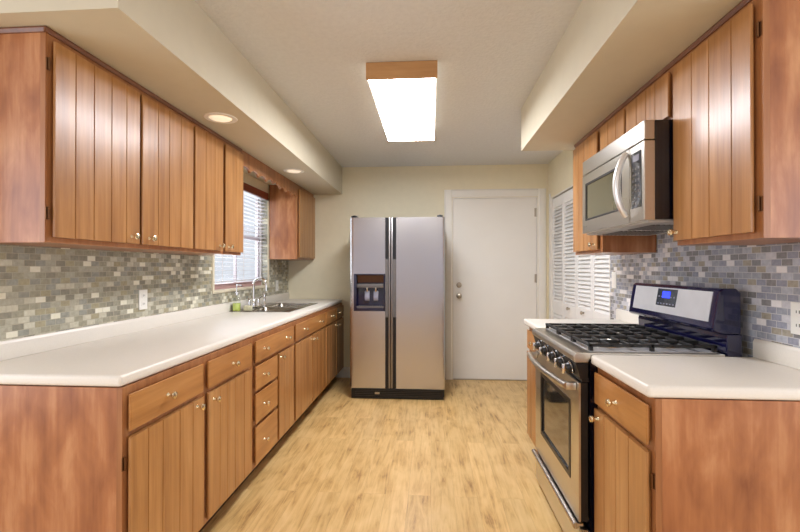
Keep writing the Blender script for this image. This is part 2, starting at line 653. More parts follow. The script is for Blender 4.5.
# mosaic tile backsplashes
w = MB()
XT = XL + 0.007
w.box(XL + 0.0005, XT, 1.41, WY0 - 0.03, 0.985, 1.384).box(XL + 0.0005, XT, WY0 - 0.03, WY1 + 0.02, 0.985, WZ0 - 0.025).box(XL + 0.0005, XT, WY1 + 0.02, YB - 0.003, 0.985, 1.384)
struct(w.build('wall_tile_left', 'tile_l', smooth=False), 'warm grey and beige mosaic backsplash behind the sink counter')
w = MB()
XTR = XR - 0.007
w.box(XTR, XR - 0.0005, 1.39, 1.862, 0.985, 1.384).box(XTR, XR - 0.0005, 1.862, 2.625, 0.90, 1.474).box(XTR, XR - 0.0005, 2.625, 3.166, 0.985, 1.384).box(XTR, XR - 0.0005, 3.166, CY0 - 0.002, 0.88, 1.384)
struct(w.build('wall_tile_right', 'tile_r', smooth=False), 'cool grey mosaic backsplash behind the range')

# baseboards
w = MB()
for a, c in ((-1.095, 0.158), (1.3, 1.3205)):
    w.prism([(YB - 0.0005, 0.0), (YB - 0.014, 0.0), (YB - 0.014, 0.105), (YB - 0.006, 0.12), (YB - 0.0005, 0.12)], 'X', a, c)
struct(w.build('baseboard_back', 'white_paint', smooth=False))

# door in the back wall
d = struct(box(DX0 + 0.012, DX1 - 0.012, YB + 0.012, YB + 0.05, 0.008, DZ - 0.012, bev=0.002).build('door_1', 'white_door', smooth=False), 'flat white back door with two round locks')
w = MB()
cas = [(0.0, -0.0005), (0.0, -0.012), (0.012, -0.018), (0.07, -0.018), (0.088, -0.010), (0.088, -0.0005)]
w.prism([(DX0 - 0.004 - a, YB + c) for a, c in cas], 'Z', 0, DZ + 0.09)
w.prism([(DX1 + 0.004 + a, YB + c) for a, c in cas], 'Z', 0, DZ + 0.09)
w.prism([(YB + c, DZ + 0.004 + a) for a, c in cas], 'X', DX0 - 0.004, DX1 + 0.004)
w.box(DX0, DX0 + 0.010, YB + 0.0, YB + T, 0, DZ).box(DX1 - 0.010, DX1, YB, YB + T, 0, DZ).box(DX0 + 0.01, DX1 - 0.01, YB, YB + T, DZ - 0.010, DZ)
w.box(DX0 + 0.01, DX0 + 0.022, YB + 0.052, YB + 0.066, 0, DZ - 0.01).box(DX1 - 0.022, DX1 - 0.01, YB + 0.052, YB + 0.066, 0, DZ - 0.01)
struct(w.build('trim_1', 'white_paint', smooth=False), 'white casing round the back door')
struct(box(DX0 + 0.01, DX1 - 0.01, YB - 0.01, YB + 0.10, 0.0, 0.008).build('trim_2', 'nickel', smooth=False), 'low metal threshold under the back door')
k = MB().lathe([(0.033, 0), (0.033, 0.006), (0.014, 0.010), (0.012, 0.03), (0.022, 0.036), (0.029, 0.048), (0.026, 0.060), (0.012, 0.066), (0, 0.067)], (0.322, YB + 0.0125, 0.957), (0, -1, 0), 24)
k.build('door_knob', 'nickel', d, label='satin nickel door knob')
k = MB().lathe([(0.031, 0), (0.031, 0.010), (0.024, 0.018), (0.011, 0.020), (0, 0.0205)], (0.322, YB + 0.0125, 1.083), (0, -1, 0), 24)
k.build('deadbolt', 'nickel', d, label='satin nickel round deadbolt')
for hz in (0.25, 1.14, 1.89):
    k = MB().lathe([(0.006, 0), (0.006, 0.1), (0, 0.1)], (DX1 - 0.011, YB + 0.006, hz - 0.03), (0, 0, 1), 10)
    k.box(DX1 - 0.034, DX1 - 0.0125, YB + 0.0095, YB + 0.0125, hz - 0.028, hz + 0.068)
    k.build('hinge', 'nickel', d)

# louvered bifold closet doors
d = bpy.data.objects.new('door_2', None)
COL.objects.link(d)
d.location = (XR, (CY0 + CY1) / 2, 0)
struct(d, 'white louvered bifold closet doors beside the back door')
npan = 4
pw = (CY1 - CY0 - 0.03) / npan
for i in range(npan):
    y0 = CY0 + 0.015 + i * pw + 0.002
    y1 = y0 + pw - 0.004
    x0, x1 = XR + 0.012, XR + 0.040
    w = MB()
    st = 0.042
    w.box(x0, x1, y0, y0 + st, 0.012, 2.03, bev=0.002).box(x0, x1, y1 - st, y1, 0.012, 2.03, bev=0.002)
    for z0, z1 in ((0.012, 0.13), (0.79, 0.915), (1.93, 2.03)):
        w.box(x0, x1, y0 + st, y1 - st, z0, z1)
    for z0, z1 in ((0.135, 0.79), (0.918, 1.93)):
        n = int((z1 - z0) / 0.035)
        for q in range(n):
            zc = z0 + (q + 0.5) * (z1 - z0) / n
            w.prism([(x0 - 0.001, zc - 0.017), (x0 + 0.002, zc - 0.0215), (x1 - 0.001, zc + 0.015), (x1 - 0.004, zc + 0.0195)], 'Y', y0 + st - 0.003, y1 - st + 0.003)
    p = w.build('bifold_panel', 'louver', d, smooth=False)
    if i in (1, 2):
        ky = (y0 + y1) / 2
        MB().lathe([(0.008, 0), (0.007, 0.012), (0.015, 0.018), (0.017, 0.026), (0.010, 0.033), (0, 0.034)], (x0, ky, 0.885), (-1, 0, 0), 14).build('closet_knob', 'nickel', p, label='small metal knob')
w = MB()
for a, c in ((CY0 + 0.0, CY0 + 0.013), (CY1 - 0.013, CY1)):
    w.box(XR - 0.008, XR + 0.05, a, c, 0, 2.055)
w.box(XR - 0.008, XR + 0.05, CY1 + 0.0005, CY1 + 0.05, 0, 2.10)
w.box(XR + 0.0, XR + 0.05, CY0 + 0.013, CY1 - 0.013, 2.042, 2.055)
struct(w.build('trim_3', 'white_paint', smooth=False), 'white jamb round the closet opening')

# sink window
w = bpy.data.objects.new('window_1', None)
COL.objects.link(w)
w.location = (XL, (WY0 + WY1) / 2, WZ0)
struct(w, 'white sash window over the sink')
XG = XL - 0.085
f = MB()
f.box(XG - 0.03, XG + 0.03, WY0 + 0.001, WY0 + 0.04, WZ0 + 0.001, WZ1 - 0.001).box(XG - 0.03, XG + 0.03, WY1 - 0.04, WY1 - 0.001, WZ0 + 0.001, WZ1 - 0.001)
f.box(XG - 0.03, XG + 0.03, WY0 + 0.04, WY1 - 0.04, WZ1 - 0.04, WZ1 - 0.001)
f.build('window_frame', 'vinyl', w, smooth=False)
f = MB()
f.box(XG - 0.03, XG + 0.034, WY0 + 0.04, WY1 - 0.04, WZ0 + 0.001, WZ0 + 0.045).build('sash_rail', 'pink_sash', w, smooth=False, label='mauve painted bottom rail')
f = MB()
f.box(XG - 0.015, XG + 0.02, WY0 + 0.04, WY1 - 0.04, 1.55, 1.59)
f.box(XG - 0.012, XG + 0.012, WY0 + 0.04, WY0 + 0.075, WZ0 + 0.045, WZ1 - 0.04).box(XG - 0.012, XG + 0.012, WY1 - 0.075, WY1 - 0.04, WZ0 + 0.045, WZ1 - 0.04)
f.box(XG - 0.010, XG + 0.010, (WY0 + WY1) / 2 - 0.014, (WY0 + WY1) / 2 + 0.014, WZ0 + 0.045, WZ1 - 0.04)
f.build('sash', 'sash_paint', w, smooth=False)
box(XG - 0.003, XG + 0.001, WY0 + 0.04, WY1 - 0.04, WZ0 + 0.045, WZ1 - 0.04).build('pane', 'pane', w, smooth=False)
f = MB()
f.box(XL - 0.052, XL + 0.0, WY0 + 0.001, WY0 + 0.012, WZ0 + 0.001, WZ1).box(XL - 0.052, XL, WY1 - 0.012, WY1 - 0.001, WZ0 + 0.001, WZ1)
f.build('window_reveal', 'tile_l', w, smooth=False)
f = MB()
f.box(XL - 0.052, XL + 0.016, WY0 - 0.028, WY1 + 0.018, WZ0 - 0.022, WZ0 + 0.001, bev=0.003)
f.box(XL + 0.0005, XL + 0.013, WY0 - 0.028, WY0 + 0.0, WZ0 + 0.001, WZ1 - 0.06, bev=0.003)
f.box(XL + 0.0005, XL + 0.013, WY1 - 0.01, WY1 + 0.018, WZ0 + 0.001, WZ1 - 0.06, bev=0.003)
f.build('window_sill', 'cream', w, smooth=False, label='cream tile sill and edging')
box(XL + 0.0005, XL + 0.022, WY0 - 0.028, WY1 - 0.03, WZ1 - 0.058, WZ1 + 0.012, bev=0.003).build('head_trim', 'red_wood', w, smooth=False, label='dark red wood head trim')

# ------------------------------------------------------------------ cabinets
# A cabinet face lies in a plane X = xf; s = +1 faces the aisle from the sink side, -1 from the range side.


def door_front(y0, y1, z0, z1, xf, s, boards, seed=0, t=0.02):
    """Overlay door of vertical boards with V grooves; its back edge is cut away to make a finger pull."""
    rnd = random.Random(seed)
    pts = [(y0 + 0.014, 0.0), (y0 + 0.014, t - 0.010), (y0, t - 0.008), (y0, t - 0.002), (y0 + 0.002, t)]
    wd = [1 + rnd.uniform(-0.22, 0.22) for _ in range(boards)]
    tot = sum(wd)
    y = y0
    for k in range(boards - 1):
        y += wd[k] / tot * (y1 - y0)
        pts += [(y - 0.0028, t), (y - 0.0006, t - 0.007), (y + 0.0006, t - 0.007), (y + 0.0028, t)]
    pts += [(y1 - 0.002, t), (y1, t - 0.002), (y1, t - 0.008), (y1 - 0.014, t - 0.010), (y1 - 0.014, 0.0)]
    b = MB()
    b.prism([(xf + s * (d + 0.0008), yy) for yy, d in pts], 'Z', z0, z1)
    return b


def drawer_front(y0, y1, z0, z1, xf, s, t=0.02):
    b = MB()
    b.box(*sorted((xf + s * 0.0008, xf + s * (t - 0.009))), y0 + 0.014, y1 - 0.014, z0 + 0.012, z1 - 0.012)
    b.box(*sorted((xf + s * (t - 0.009), xf + s * t)), y0, y1, z0, z1, bev=0.003)
    return b


def knob(x, y, z, s, parent):
    MB().lathe([(0.009, 0), (0.0065, 0.004), (0.0055, 0.014), (0.011, 0.019), (0.0145, 0.024), (0.0135, 0.030), (0.007, 0.0335), (0, 0.034)], (x, y, z), (s, 0, 0), 14).build('knob', 'brass', parent, label='pale brass round knob')


def hinges(x, y, z0, z1, s, parent, up=0.085):
    for z in (z0 + up, z1 - up - 0.0):
        b = MB().lathe([(0.0035, 0), (0.0035, 0.045), (0, 0.047)], (x + s * 0.006, y, z - 0.022), (0, 0, 1), 8)
        b.box(min(x + s * 0.0005, x + s * 0.003), max(x + s * 0.0005, x + s * 0.003), y - 0.009, y + 0.007, z - 0.022, z + 0.022)
        b.build('hinge', 'hinge', parent, label='small bronze hinge')


def cabinet(name, label, cat, y0, y1, z0, z1, xw, xf, s, doors=(), drawers=(), group=None, end=None, kick=None, crown=False, end_far=False, hollow=False):
    """doors: (y0,y1,z0,z1,knob_y,knob_z,hinge_y,boards); drawers: (y0,y1,z0,z1,[knob ys])."""
    yc = (y0 + y1) / 2
    root = thing(name, label, cat, ((xw + xf) / 2, yc, z0 if kick is None else 0.0), group)
    e0 = y0 + (0.006 if end else 0)
    e1 = y1 - (0.006 if end_far else 0)
    xa, xb = min(xw, xf), max(xw, xf)
    cb = MB()
    if hollow:                                                  # open topped, so that the sink bowls hang inside
        cb.box(xa, xb, e0, e0 + 0.016, z0, z1).box(xa, xb, e1 - 0.016, e1, z0, z1).box(xa, xb - 0.02, e0 + 0.016, e1 - 0.016, z0, z0 + 0.016)
        cb.box(xb - 0.02, xb, e0 + 0.016, e1 - 0.016, z0, z1).box(xa, xa + 0.006, e0 + 0.016, e1 - 0.016, z0 + 0.016, z1)
    else:
        cb.box(xa, xb, e0, e1, z0, z1)
    cb.build('carcass', 'frame_wood', root, smooth=False, bevel=0.001)
    if end:
        b = box(xa, xb - 0.02 if s > 0 else xb, y0, e0 - 0.0003, z0, z1)
        if s < 0:
            b = box(xa + 0.02, xb, y0, e0 - 0.0003, z0, z1)
        b.build('end_panel', 'end_wood', root, smooth=False, label='reddish wood end panel')
        x0, x1 = (xf - 0.0195, xf) if s > 0 else (xf, xf + 0.0195)
        box(x0, x1, y0 - 0.0005, e0 - 0.0003, z0, z1).build('face_stile', 'frame_wood', root, smooth=False)
    if end_far:
        box(xa, xb, e1 + 0.0003, y1, z0, z1).build('end_panel', 'end_wood', root, smooth=False, label='reddish wood end panel')
    if kick is not None:
        xk = xf - s * kick
        box(min(xw, xk), max(xw, xk), y0 + 0.0005, y1 - 0.0005, 0.0, z0 - 0.0005).build('toe_kick', 'kick', root, smooth=False, label='dark recessed toe kick')
    if crown:
        a = [(xf + s * 0.0005, z1 - 0.020), (xf + s * 0.004, z1 - 0.018), (xf + s * 0.009, z1 - 0.006), (xf + s * 0.009, z1 - 0.001), (xf + s * 0.0005, z1 - 0.001)]
        b = MB().prism(a, 'Y', y0 - (0.009 if end else 0), y1)
        if end:
            xe0, xe1 = (xa + 0.001, xf + 0.0) if s > 0 else (xf, xb - 0.001)
            b.prism([(y0 - 0.0006, z1 - 0.020), (y0 - 0.004, z1 - 0.018), (y0 - 0.009, z1 - 0.006), (y0 - 0.009, z1 - 0.001), (y0 - 0.0006, z1 - 0.001)], 'X', xe0, xe1)
        b.build('top_moulding', 'dark_wood', root, smooth=False, label='dark narrow moulding along the top')
    for i, (a, c, za, zb, ky, kz, hy, nb) in enumerate(doors):
        dd = door_front(a, c, za, zb, xf, s, nb, seed=int(a * 1000) + (s > 0)).build('door', 'door_wood', root, smooth=False)
        if ky is not None:
            knob(xf + s * 0.0205, ky, kz, s, dd)
        if hy is not None:
            hinges(xf, hy, za, zb, s, dd)
    for (a, c, za, zb, kys) in drawers:
        dd = drawer_front(a, c, za, zb, xf, s).build('drawer', 'drawer_wood', root, smooth=False)
        for ky in kys:
            knob(xf + s * 0.0205, ky, (za + zb) / 2, s, dd)
    return root


GB, GU = 'wood base cabinets', 'wood wall cabinets'
CBT = 0.872                      # top of base cabinets, under the counter
# -- base run under the sink counter
cabinet('base_cabinet', 'wood base cabinet with two drawers over two wide doors at the sink counter end', 'cabinet',
        1.388, 2.425, 0.10, CBT, XL + 0.002, LF, 1,
        doors=[(1.402, 1.880, 0.125, 0.70, 1.82, 0.672, 1.394, 5), (1.920, 2.400, 0.125, 0.70, 1.965, 0.662, None, 5)],
        drawers=[(1.402, 1.875, 0.722, 0.848, [1.61]), (1.920, 2.400, 0.722, 0.848, [2.165])], group=GB, end=True, kick=0.078)
cabinet('base_cabinet', 'wood base cabinet with three small stacked drawers beside a narrow door', 'cabinet',
        2.426, 3.18, 0.10, CBT, XL + 0.002, LF, 1,
        doors=[(2.845, 3.160, 0.125, 0.70, 2.875, 0.672, None, 3)],
        drawers=[(2.460, 3.160, 0.722, 0.848, [2.58, 2.995]), (2.460, 2.815, 0.558, 0.70, [2.58]), (2.460, 2.815, 0.365, 0.538, [2.58]), (2.460, 2.815, 0.125, 0.345, [2.58])], group=GB, kick=0.078)
cabinet('base_cabinet', 'wide wood base cabinet under the steel sink', 'cabinet',
        3.181, 4.60, 0.10, CBT, XL + 0.002, LF, 1,
        doors=[(3.205, 3.655, 0.125, 0.70, 3.615, 0.672, None, 4), (3.68, 4.13, 0.125, 0.70, 3.72, 0.662, None, 4), (4.16, 4.58, 0.125, 0.70, 4.54, 0.672, None, 4)],
        drawers=[(3.205, 4.13, 0.722, 0.848, [3.42, 3.91]), (4.16, 4.58, 0.722, 0.848, [4.36])], group=GB, kick=0.078, hollow=True)
cabinet('base_cabinet', 'narrow shaded wood base cabinet in the corner beside the refrigerator', 'cabinet',
        4.601, YB - 0.003, 0.10, CBT, XL + 0.002, LF, 1,
        doors=[(4.62, 4.985, 0.125, 0.70, 4.66, 0.662, None, 4)],
        drawers=[(4.62, 4.985, 0.722, 0.848, [4.70])], group=GB, kick=0.078)
# -- base cabinets beside the range
cabinet('base_cabinet', 'wood base cabinet with one drawer over one door, between the range and the camera', 'cabinet',
        1.392, 1.856, 0.10, CBT, XR - 0.002, RF, -1,
        doors=[(1.406, 1.840, 0.125, 0.70, 1.80, 0.668, 1.399, 4)],
        drawers=[(1.406, 1.840, 0.722, 0.848, [1.63])], group=GB, end=True, kick=0.078)
cabinet('base_cabinet', 'narrow wood base cabinet on the closet side of the range', 'cabinet',
        2.63, 3.11, 0.10, CBT, XR - 0.002, RF, -1,
        doors=[(2.65, 3.09, 0.125, 0.70, 2.70, 0.668, None, 4)],
        drawers=[(2.65, 3.09, 0.722, 0.848, [2.87])], group=GB, kick=0.078, end_far=True)
# -- wall cabinets over the sink counter
UZ0, UZ1 = 1.368, ZS - 0.001
cabinet('wall_cabinet', 'large wood wall cabinet with two wide doors over the sink counter end', 'cabinet',
        1.452, 2.396, UZ0, UZ1, XL + 0.008, ULF, 1,
        doors=[(1.470, 1.929, 1.388, 2.095, 1.875, 1.42, 1.461, 5), (1.948, 2.385, 1.388, 2.095, 1.998, 1.42, None, 4)], group=GU, end=True, crown=True)
cabinet('wall_cabinet', 'wood wall cabinet with two narrow doors beside the sink window', 'cabinet',
        2.397, 3.050, UZ0, UZ1, XL + 0.008, ULF, 1,
        doors=[(2.408, 2.743, 1.388, 2.095, 2.70, 1.42, None, 3), (2.778, 3.046, 1.388, 2.095, 2.82, 1.42, None, 2)], group=GU, crown=True)
cabinet('wall_cabinet', 'wood wall cabinet in the corner between the sink window and the back wall', 'cabinet',
        4.378, YB - 0.003, UZ0, UZ1, XL + 0.017, ULF, 1,
        doors=[(4.40, 4.99, 1.388, 2.095, None, None, None, 6)], group=GU, end=True)
# -- wall cabinets over the range side
cabinet('wall_cabinet', 'wood wall cabinet with one wide door beside the microwave, nearer the camera', 'cabinet',
        1.394, 1.858, UZ0, UZ1, XR - 0.008, URF, -1,
        doors=[(1.416, 1.849, 1.388, 2.095, 1.825, 1.42, 1.406, 4)], group=GU, end=True, crown=True)
cabinet('wall_cabinet', 'short wood wall cabinet with two small doors above the microwave', 'cabinet',
        1.859, 2.632, 1.897, UZ1, XR - 0.008, URF, -1,
        doors=[(1.885, 2.278, 1.912, 2.095, None, None, None, 4), (2.303, 2.617, 1.912, 2.095, None, None, None, 3)], group=GU, crown=True)
cabinet('wall_cabinet', 'tall narrow wood wall cabinet between the microwave and the louvered closet', 'cabinet',
        2.633, 3.115, UZ0, UZ1, XR - 0.008, URF, -1,
        doors=[(2.671, 3.102, 1.388, 2.095, 2.715, 1.42, None, 4)], group=GU, crown=True, end=True, end_far=True)

# scalloped valance between the wall cabinets, over the sink
pts = []
N = 120
va, vb = 3.047, 4.376
prof = [(va, ZS - 0.003)]
for i in range(N + 1):
    t = i / N
    y = va + (vb - va) * t
    z = 2.000 + 0.030 * abs(math.sin(t * math.pi * 8)) ** 0.6
    if abs(t - 0.5) < 0.06:
        z += 0.014
    prof.append((y, z))
prof.append((vb, ZS - 0.003))
b = MB().prism([(p[0], p[1]) for p in prof], 'X', ULF - 0.016, ULF + 0.002)
tag(b.build('wooden_valance', 'frame_wood', smooth=False), 'scalloped wood valance board spanning above the sink window', 'valance')


# ------------------------------------------------------------------ countertops
def nosed(x_wall, x_front, y0, y1, s, nose_far, nose_near):
    """A laminate top with a rounded front edge (and rounded end)."""
    t, r = 0.040, 0.012
    b = bmesh.new()
    bmesh.ops.create_cube(b, size=1.0)
    xa, xb = min(x_wall, x_front), max(x_wall, x_front)
    for v in b.verts:
        v.co = Vector(((xa + xb) / 2 + v.co.x * (xb - xa), (y0 + y1) / 2 + v.co.y * (y1 - y0), CT - t / 2 + v.co.z * t))
    sel = []
    for e in b.edges:
        m = (e.verts[0].co + e.verts[1].co) / 2
        d = (e.verts[0].co - e.verts[1].co)
        if abs(d.y) > 0.1 and abs(m.x - x_front) < 1e-4:
            sel.append(e)
        if nose_near and abs(d.x) > 0.1 and abs(m.y - y0) < 1e-4:
            sel.append(e)
        if nose_far and abs(d.x) > 0.1 and abs(m.y - y1) < 1e-4:
            sel.append(e)
        if abs(d.z) > 0.01 and abs(m.x - x_front) < 1e-4 and ((nose_near and abs(m.y - y0) < 1e-4) or (nose_far and abs(m.y - y1) < 1e-4)):
            sel.append(e)
    bmesh.ops.bevel(b, geom=sel, offset=r, segments=4, profile=0.5, affect='EDGES')
    return b


SX0, SX1, SY0, SY1 = -1.662, -1.155, 3.47, 4.36       # sink cut-out
root = thing('countertop', 'long white laminate countertop with the sink set in it', 'countertop', ((XL - 1.037) / 2, 3.2, CBT + 0.001))
mb = MB()
mb._merge(nosed(XL + 0.001, -1.039, 1.386, YB - 0.002, 1, False, True))
top = mb.build('worktop', 'counter', root)
# the cut-out for the bowls
cut = box(SX0 + 0.03, SX1 - 0.03, SY0 + 0.03, SY1 - 0.03, CT - 0.2, CT + 0.1).build('cutter', 'counter', root, smooth=False)
md = top.modifiers.new('sink_cutout', 'BOOLEAN')
md.object = cut
md.operation = 'DIFFERENCE'
md.solver = 'EXACT'
dg = bpy.context.evaluated_depsgraph_get()
me = bpy.data.meshes.new_from_object(top.evaluated_get(dg))
top.modifiers.clear()
top.data = me
bpy.data.objects.remove(cut, do_unlink=True)
b = MB()
lp = [(XL + 0.001, CT + 0.0005), (XL + 0.020, CT + 0.0005), (XL + 0.020, CT + 0.064), (XL + 0.014, CT + 0.076), (XL + 0.001, CT + 0.076)]
b.prism(lp, 'Y', 1.387, YB - 0.003, bev=0.002)
b.build('splash_lip', 'counter', root)

root = thing('countertop', 'short white laminate countertop between the range and the camera', 'countertop', ((XR + 0.667) / 2, 1.62, CBT + 0.001))
mb = MB()
mb._merge(nosed(XR - 0.001, 0.665, 1.388, 1.858, -1, False, True))
mb.build('worktop', 'counter', root)
lp = [(XR - 0.001, CT + 0.0005), (XR - 0.020, CT + 0.0005), (XR - 0.020, CT + 0.064), (XR - 0.014, CT + 0.076), (XR - 0.001, CT + 0.076)]
MB().prism(lp, 'Y', 1.389, 1.858, bev=0.002).build('splash_lip', 'counter', root)
root = thing('countertop', 'small white countertop between the range and the closet doors', 'countertop', ((XR + 0.667) / 2, 2.88, CBT + 0.001))
mb = MB()
mb._merge(nosed(XR - 0.001, 0.660, 2.626, 3.165, -1, True, False))
mb.build('worktop', 'counter', root)
MB().prism(lp, 'Y', 2.626, 3.164, bev=0.002).build('splash_lip', 'counter', root)

# ------------------------------------------------------------------ sink, faucet, soap
root = thing('sink', 'stainless steel double bowl sink set into the long countertop', 'sink', ((SX0 + SX1) / 2, (SY0 + SY1) / 2, CT))
bm_ = SX1 - 0.05                 # bowl front
bx0 = SX0 + 0.13                 # bowl back (the ledge carries the faucet)
ymid = (SY0 + SY1) / 2
bowls = [(SY0 + 0.045, ymid - 0.02), (ymid + 0.02, SY1 - 0.045)]
zr = CT + 0.006
b = MB()
b.box(SX0, bx0, SY0, SY1, CT + 0.0008, zr, bev=0.002).box(bm_, SX1, SY0, SY1, CT + 0.0008, zr, bev=0.002)
b.box(bx0, bm_, SY0, bowls[0][0], CT + 0.0008, zr, bev=0.002).box(bx0, bm_, bowls[0][1], bowls[1][0], CT + 0.0008, zr, bev=0.002).box(bx0, bm_, bowls[1][1], SY1, CT + 0.0008, zr, bev=0.002)
b.build('rim', 'sink_steel', root)
for (ya, yb) in bowls:
    b = MB()
    rows = []
    cx, cy = (bx0 + bm_) / 2, (ya + yb) / 2
    hx, hy = (bm_ - bx0) / 2, (yb - ya) / 2

    def loop(sx, sy, z, r):
        out = []
        for q in range(4):
            ang0 = q * math.pi / 2
            px = (sx - r) * (1 if q in (0, 3) else -1)
            py = (sy - r) * (1 if q in (0, 1) else -1)
            for j in range(5):
                a = ang0 + j / 4 * math.pi / 2
                out.append((cx + px + r * math.cos(a), cy + py + r * math.sin(a), z))
        out.append(out[0])
        return out
    for sc_, z, r in ((1.0, zr, 0.03), (0.985, zr - 0.01, 0.04), (0.95, zr - 0.13, 0.05), (0.90, zr - 0.155, 0.06), (0.5, zr - 0.162, 0.05), (0.12, zr - 0.165, 0.02)):
        rows.append(loop(hx * sc_, hy * sc_, z, min(r, hx * sc_ * 0.9)))
    b.quadgrid(rows)
    bowl = b.build('bowl', 'sink_steel', root)
    MB().lathe([(0.045, 0), (0.045, 0.004), (0.030, 0.005), (0.028, 0.001), (0, 0.001)], (cx, cy, zr - 0.166), (0, 0, 1), 20).build('drain', 'chrome', bowl)
# faucet
fy, fx = 3.80, -1.595
root = thing('faucet', 'chrome gooseneck faucet with two handles behind the sink', 'faucet', (fx, fy, zr))
MB().box(fx - 0.026, fx + 0.026, fy - 0.125, fy + 0.125, zr + 0.0003, zr + 0.014, bev=0.006).build('base_plate', 'chrome', root)
path = [(fx, fy, zr + 0.014), (fx, fy, zr + 0.17)]
for i in range(13):
    a = math.pi * i / 12
    path.append((fx + 0.058 - 0.058 * math.cos(a), fy, zr + 0.205 + 0.058 * math.sin(a)))
path.append((fx + 0.116, fy, zr + 0.15))
MB().tube(path, 0.0115, 14).lathe([(0.022, 0), (0.022, 0.03), (0.016, 0.05), (0.0115, 0.06)], (fx, fy, zr + 0.014), (0, 0, 1), 16).build('spout', 'chrome', root)
for sg in (-1, 1):
    MB().lathe([(0.022, 0), (0.018, 0.02), (0.016, 0.05), (0.020, 0.055), (0.014, 0.066), (0, 0.068)], (fx, fy + sg * 0.10, zr + 0.014), (0, 0, 1), 16).tube([(fx, fy + sg * 0.10, zr + 0.07), (fx + 0.012, fy + sg * 0.125, zr + 0.085), (fx + 0.02, fy + sg * 0.155, zr + 0.092)], [0.008, 0.007, 0.005], 10).build('handle', 'chrome', root)
sy = 4.05
b = MB().lathe([(0.020, 0), (0.018, 0.02), (0.013, 0.03), (0.014, 0.07), (0.017, 0.10), (0.012, 0.118), (0, 0.12)], (fx, sy, zr), (0, 0, 1), 16)
tag(b.build('sink_sprayer', 'chrome'), 'short chrome side sprayer beyond the faucet', 'sprayer')
# dish soap bottle with a pump
px_, py_ = -1.618, 3.51
root = thing('soap_bottle', 'clear bottle of green dish soap with a tall pump at the sink corner', 'soap bottle', (px_, py_, zr))
MB().lathe([(0.030, 0), (0.033, 0.004), (0.033, 0.085), (0.028, 0.105), (0.013, 0.122), (0.013, 0.135), (0, 0.135)], (px_, py_, zr + 0.0003), (0, 0, 1), 20).build('bottle', 'clear', root, label='clear plastic bottle')
MB().lathe([(0.0, 0), (0.029, 0.0), (0.031, 0.004), (0.031, 0.062), (0, 0.062)], (px_, py_, zr + 0.002), (0, 0, 1), 20).build('soap', 'soap', root, label='yellow green liquid soap')
MB().lathe([(0.016, 0), (0.016, 0.02), (0.006, 0.024), (0.005, 0.075), (0.012, 0.078), (0.012, 0.09), (0, 0.092)], (px_, py_, zr + 0.130), (0, 0, 1), 14).tube([(px_, py_, zr + 0.214), (px_ + 0.03, py_ - 0.008, zr + 0.214), (px_ + 0.05, py_ - 0.012, zr + 0.206)], 0.006, 10).build('pump', 'chrome', root, label='bright metal pump')
# scrubbing sponge beside it
b = MB().box(-1.555, -1.485, 3.495, 3.525, zr + 0.0003, zr + 0.045, bev=0.008)
tag(b.build('sponge', plain('sponge', (214, 210, 178), 0.9, var=0.1, scale=80, bump=0.6, bump_scale=300)), 'pale upright sponge beside the green soap bottle', 'sponge')

# ------------------------------------------------------------------ blind in the window
root = thing('window_blind', 'white horizontal blind hanging in the sink window', 'blind', (XL - 0.03, (WY0 + WY1) / 2, WZ1 - 0.01))
xb_ = XL - 0.027
b = MB()
b.box(xb_ - 0.018, xb_ + 0.018, WY0 + 0.016, WY1 - 0.016, WZ1 - 0.04, WZ1 - 0.002).build('head_rail', 'blind', root, smooth=False)
b = MB()
nz = 23
for i in range(nz):
    z = 1.185 + i * (1.975 - 1.185) / (nz - 1)
    b.prism([(xb_ - 0.021, z - 0.0022), (xb_ + 0.021, z - 0.0012), (xb_ + 0.021, z + 0.0022), (xb_ - 0.021, z + 0.0012)], 'Y', WY0 + 0.018, WY1 - 0.018)
b.build('slats', 'blind', root, smooth=False)
b = MB().box(xb_ - 0.013, xb_ + 0.013, WY0 + 0.018, WY1 - 0.018, 1.158, 1.172)
b.build('bottom_rail', 'blind', root, smooth=False)
b = MB()
for yy in (WY0 + 0.16, (WY0 + WY1) / 2, WY1 - 0.16):
    b.box(xb_ + 0.0215, xb_ + 0.0225, yy - 0.004, yy + 0.004, 1.16, 1.985)
b.build('ladder_tape', 'vinyl', root, smooth=False)

# ------------------------------------------------------------------ refrigerator
FX0, FX1, FY = -0.792, 0.134, 4.192
root = thing('refrigerator', 'stainless steel side by side refrigerator beside the back door', 'refrigerator', ((FX0 + FX1) / 2, 4.55, 0))
box(FX0 + 0.004, FX1 - 0.004, FY + 0.078, YB - 0.03, 0.012, 1.752, bev=0.004).build('body', 'dark_grey', root, smooth=False)
seam = -0.3905
HZ0, HZ1, HX0, HX1 = 0.857, 1.220, -0.752, -0.447
z0, z1 = 0.108, 1.770


def rounded_door(x0, x1, round_left, round_right, zz0, zz1, b=None, xin0=None):
    """door slab outline in X-Y with softly rounded outer edge, extruded in Z."""
    r = 0.022
    p = []
    if round_left:
        for i in range(6):
            a = math.pi / 2 * i / 5
            p.append((x0 + r - r * math.cos(a), FY + r - r * math.sin(a)))
    else:
        p.append((x0, FY))
    if round_right:
        for i in range(6):
            a = math.pi / 2 * i / 5
            p.append((x1 - r + r * math.sin(a), FY + r - r * math.cos(a)))
    else:
        p.append((x1, FY))
    p += [(x1, FY + 0.07), (x0, FY + 0.07)]
    return (b or MB()).prism(p, 'Z', zz0, zz1)


b = rounded_door(FX0, HX0, True, False, z0, z1)
b.prism([(HX0, FY), (-0.444, FY), (-0.444, FY + 0.07), (HX0, FY + 0.07)], 'Z', z0, HZ0)
b.prism([(HX0, FY), (-0.444, FY), (-0.444, FY + 0.07), (HX0, FY + 0.07)], 'Z', HZ1, z1)
fd = b.build('freezer_door', 'fridge_steel', root)
rd = rounded_door(-0.337, FX1, False, True, z0, z1).build('refrigerator_door', 'fridge_steel', root)
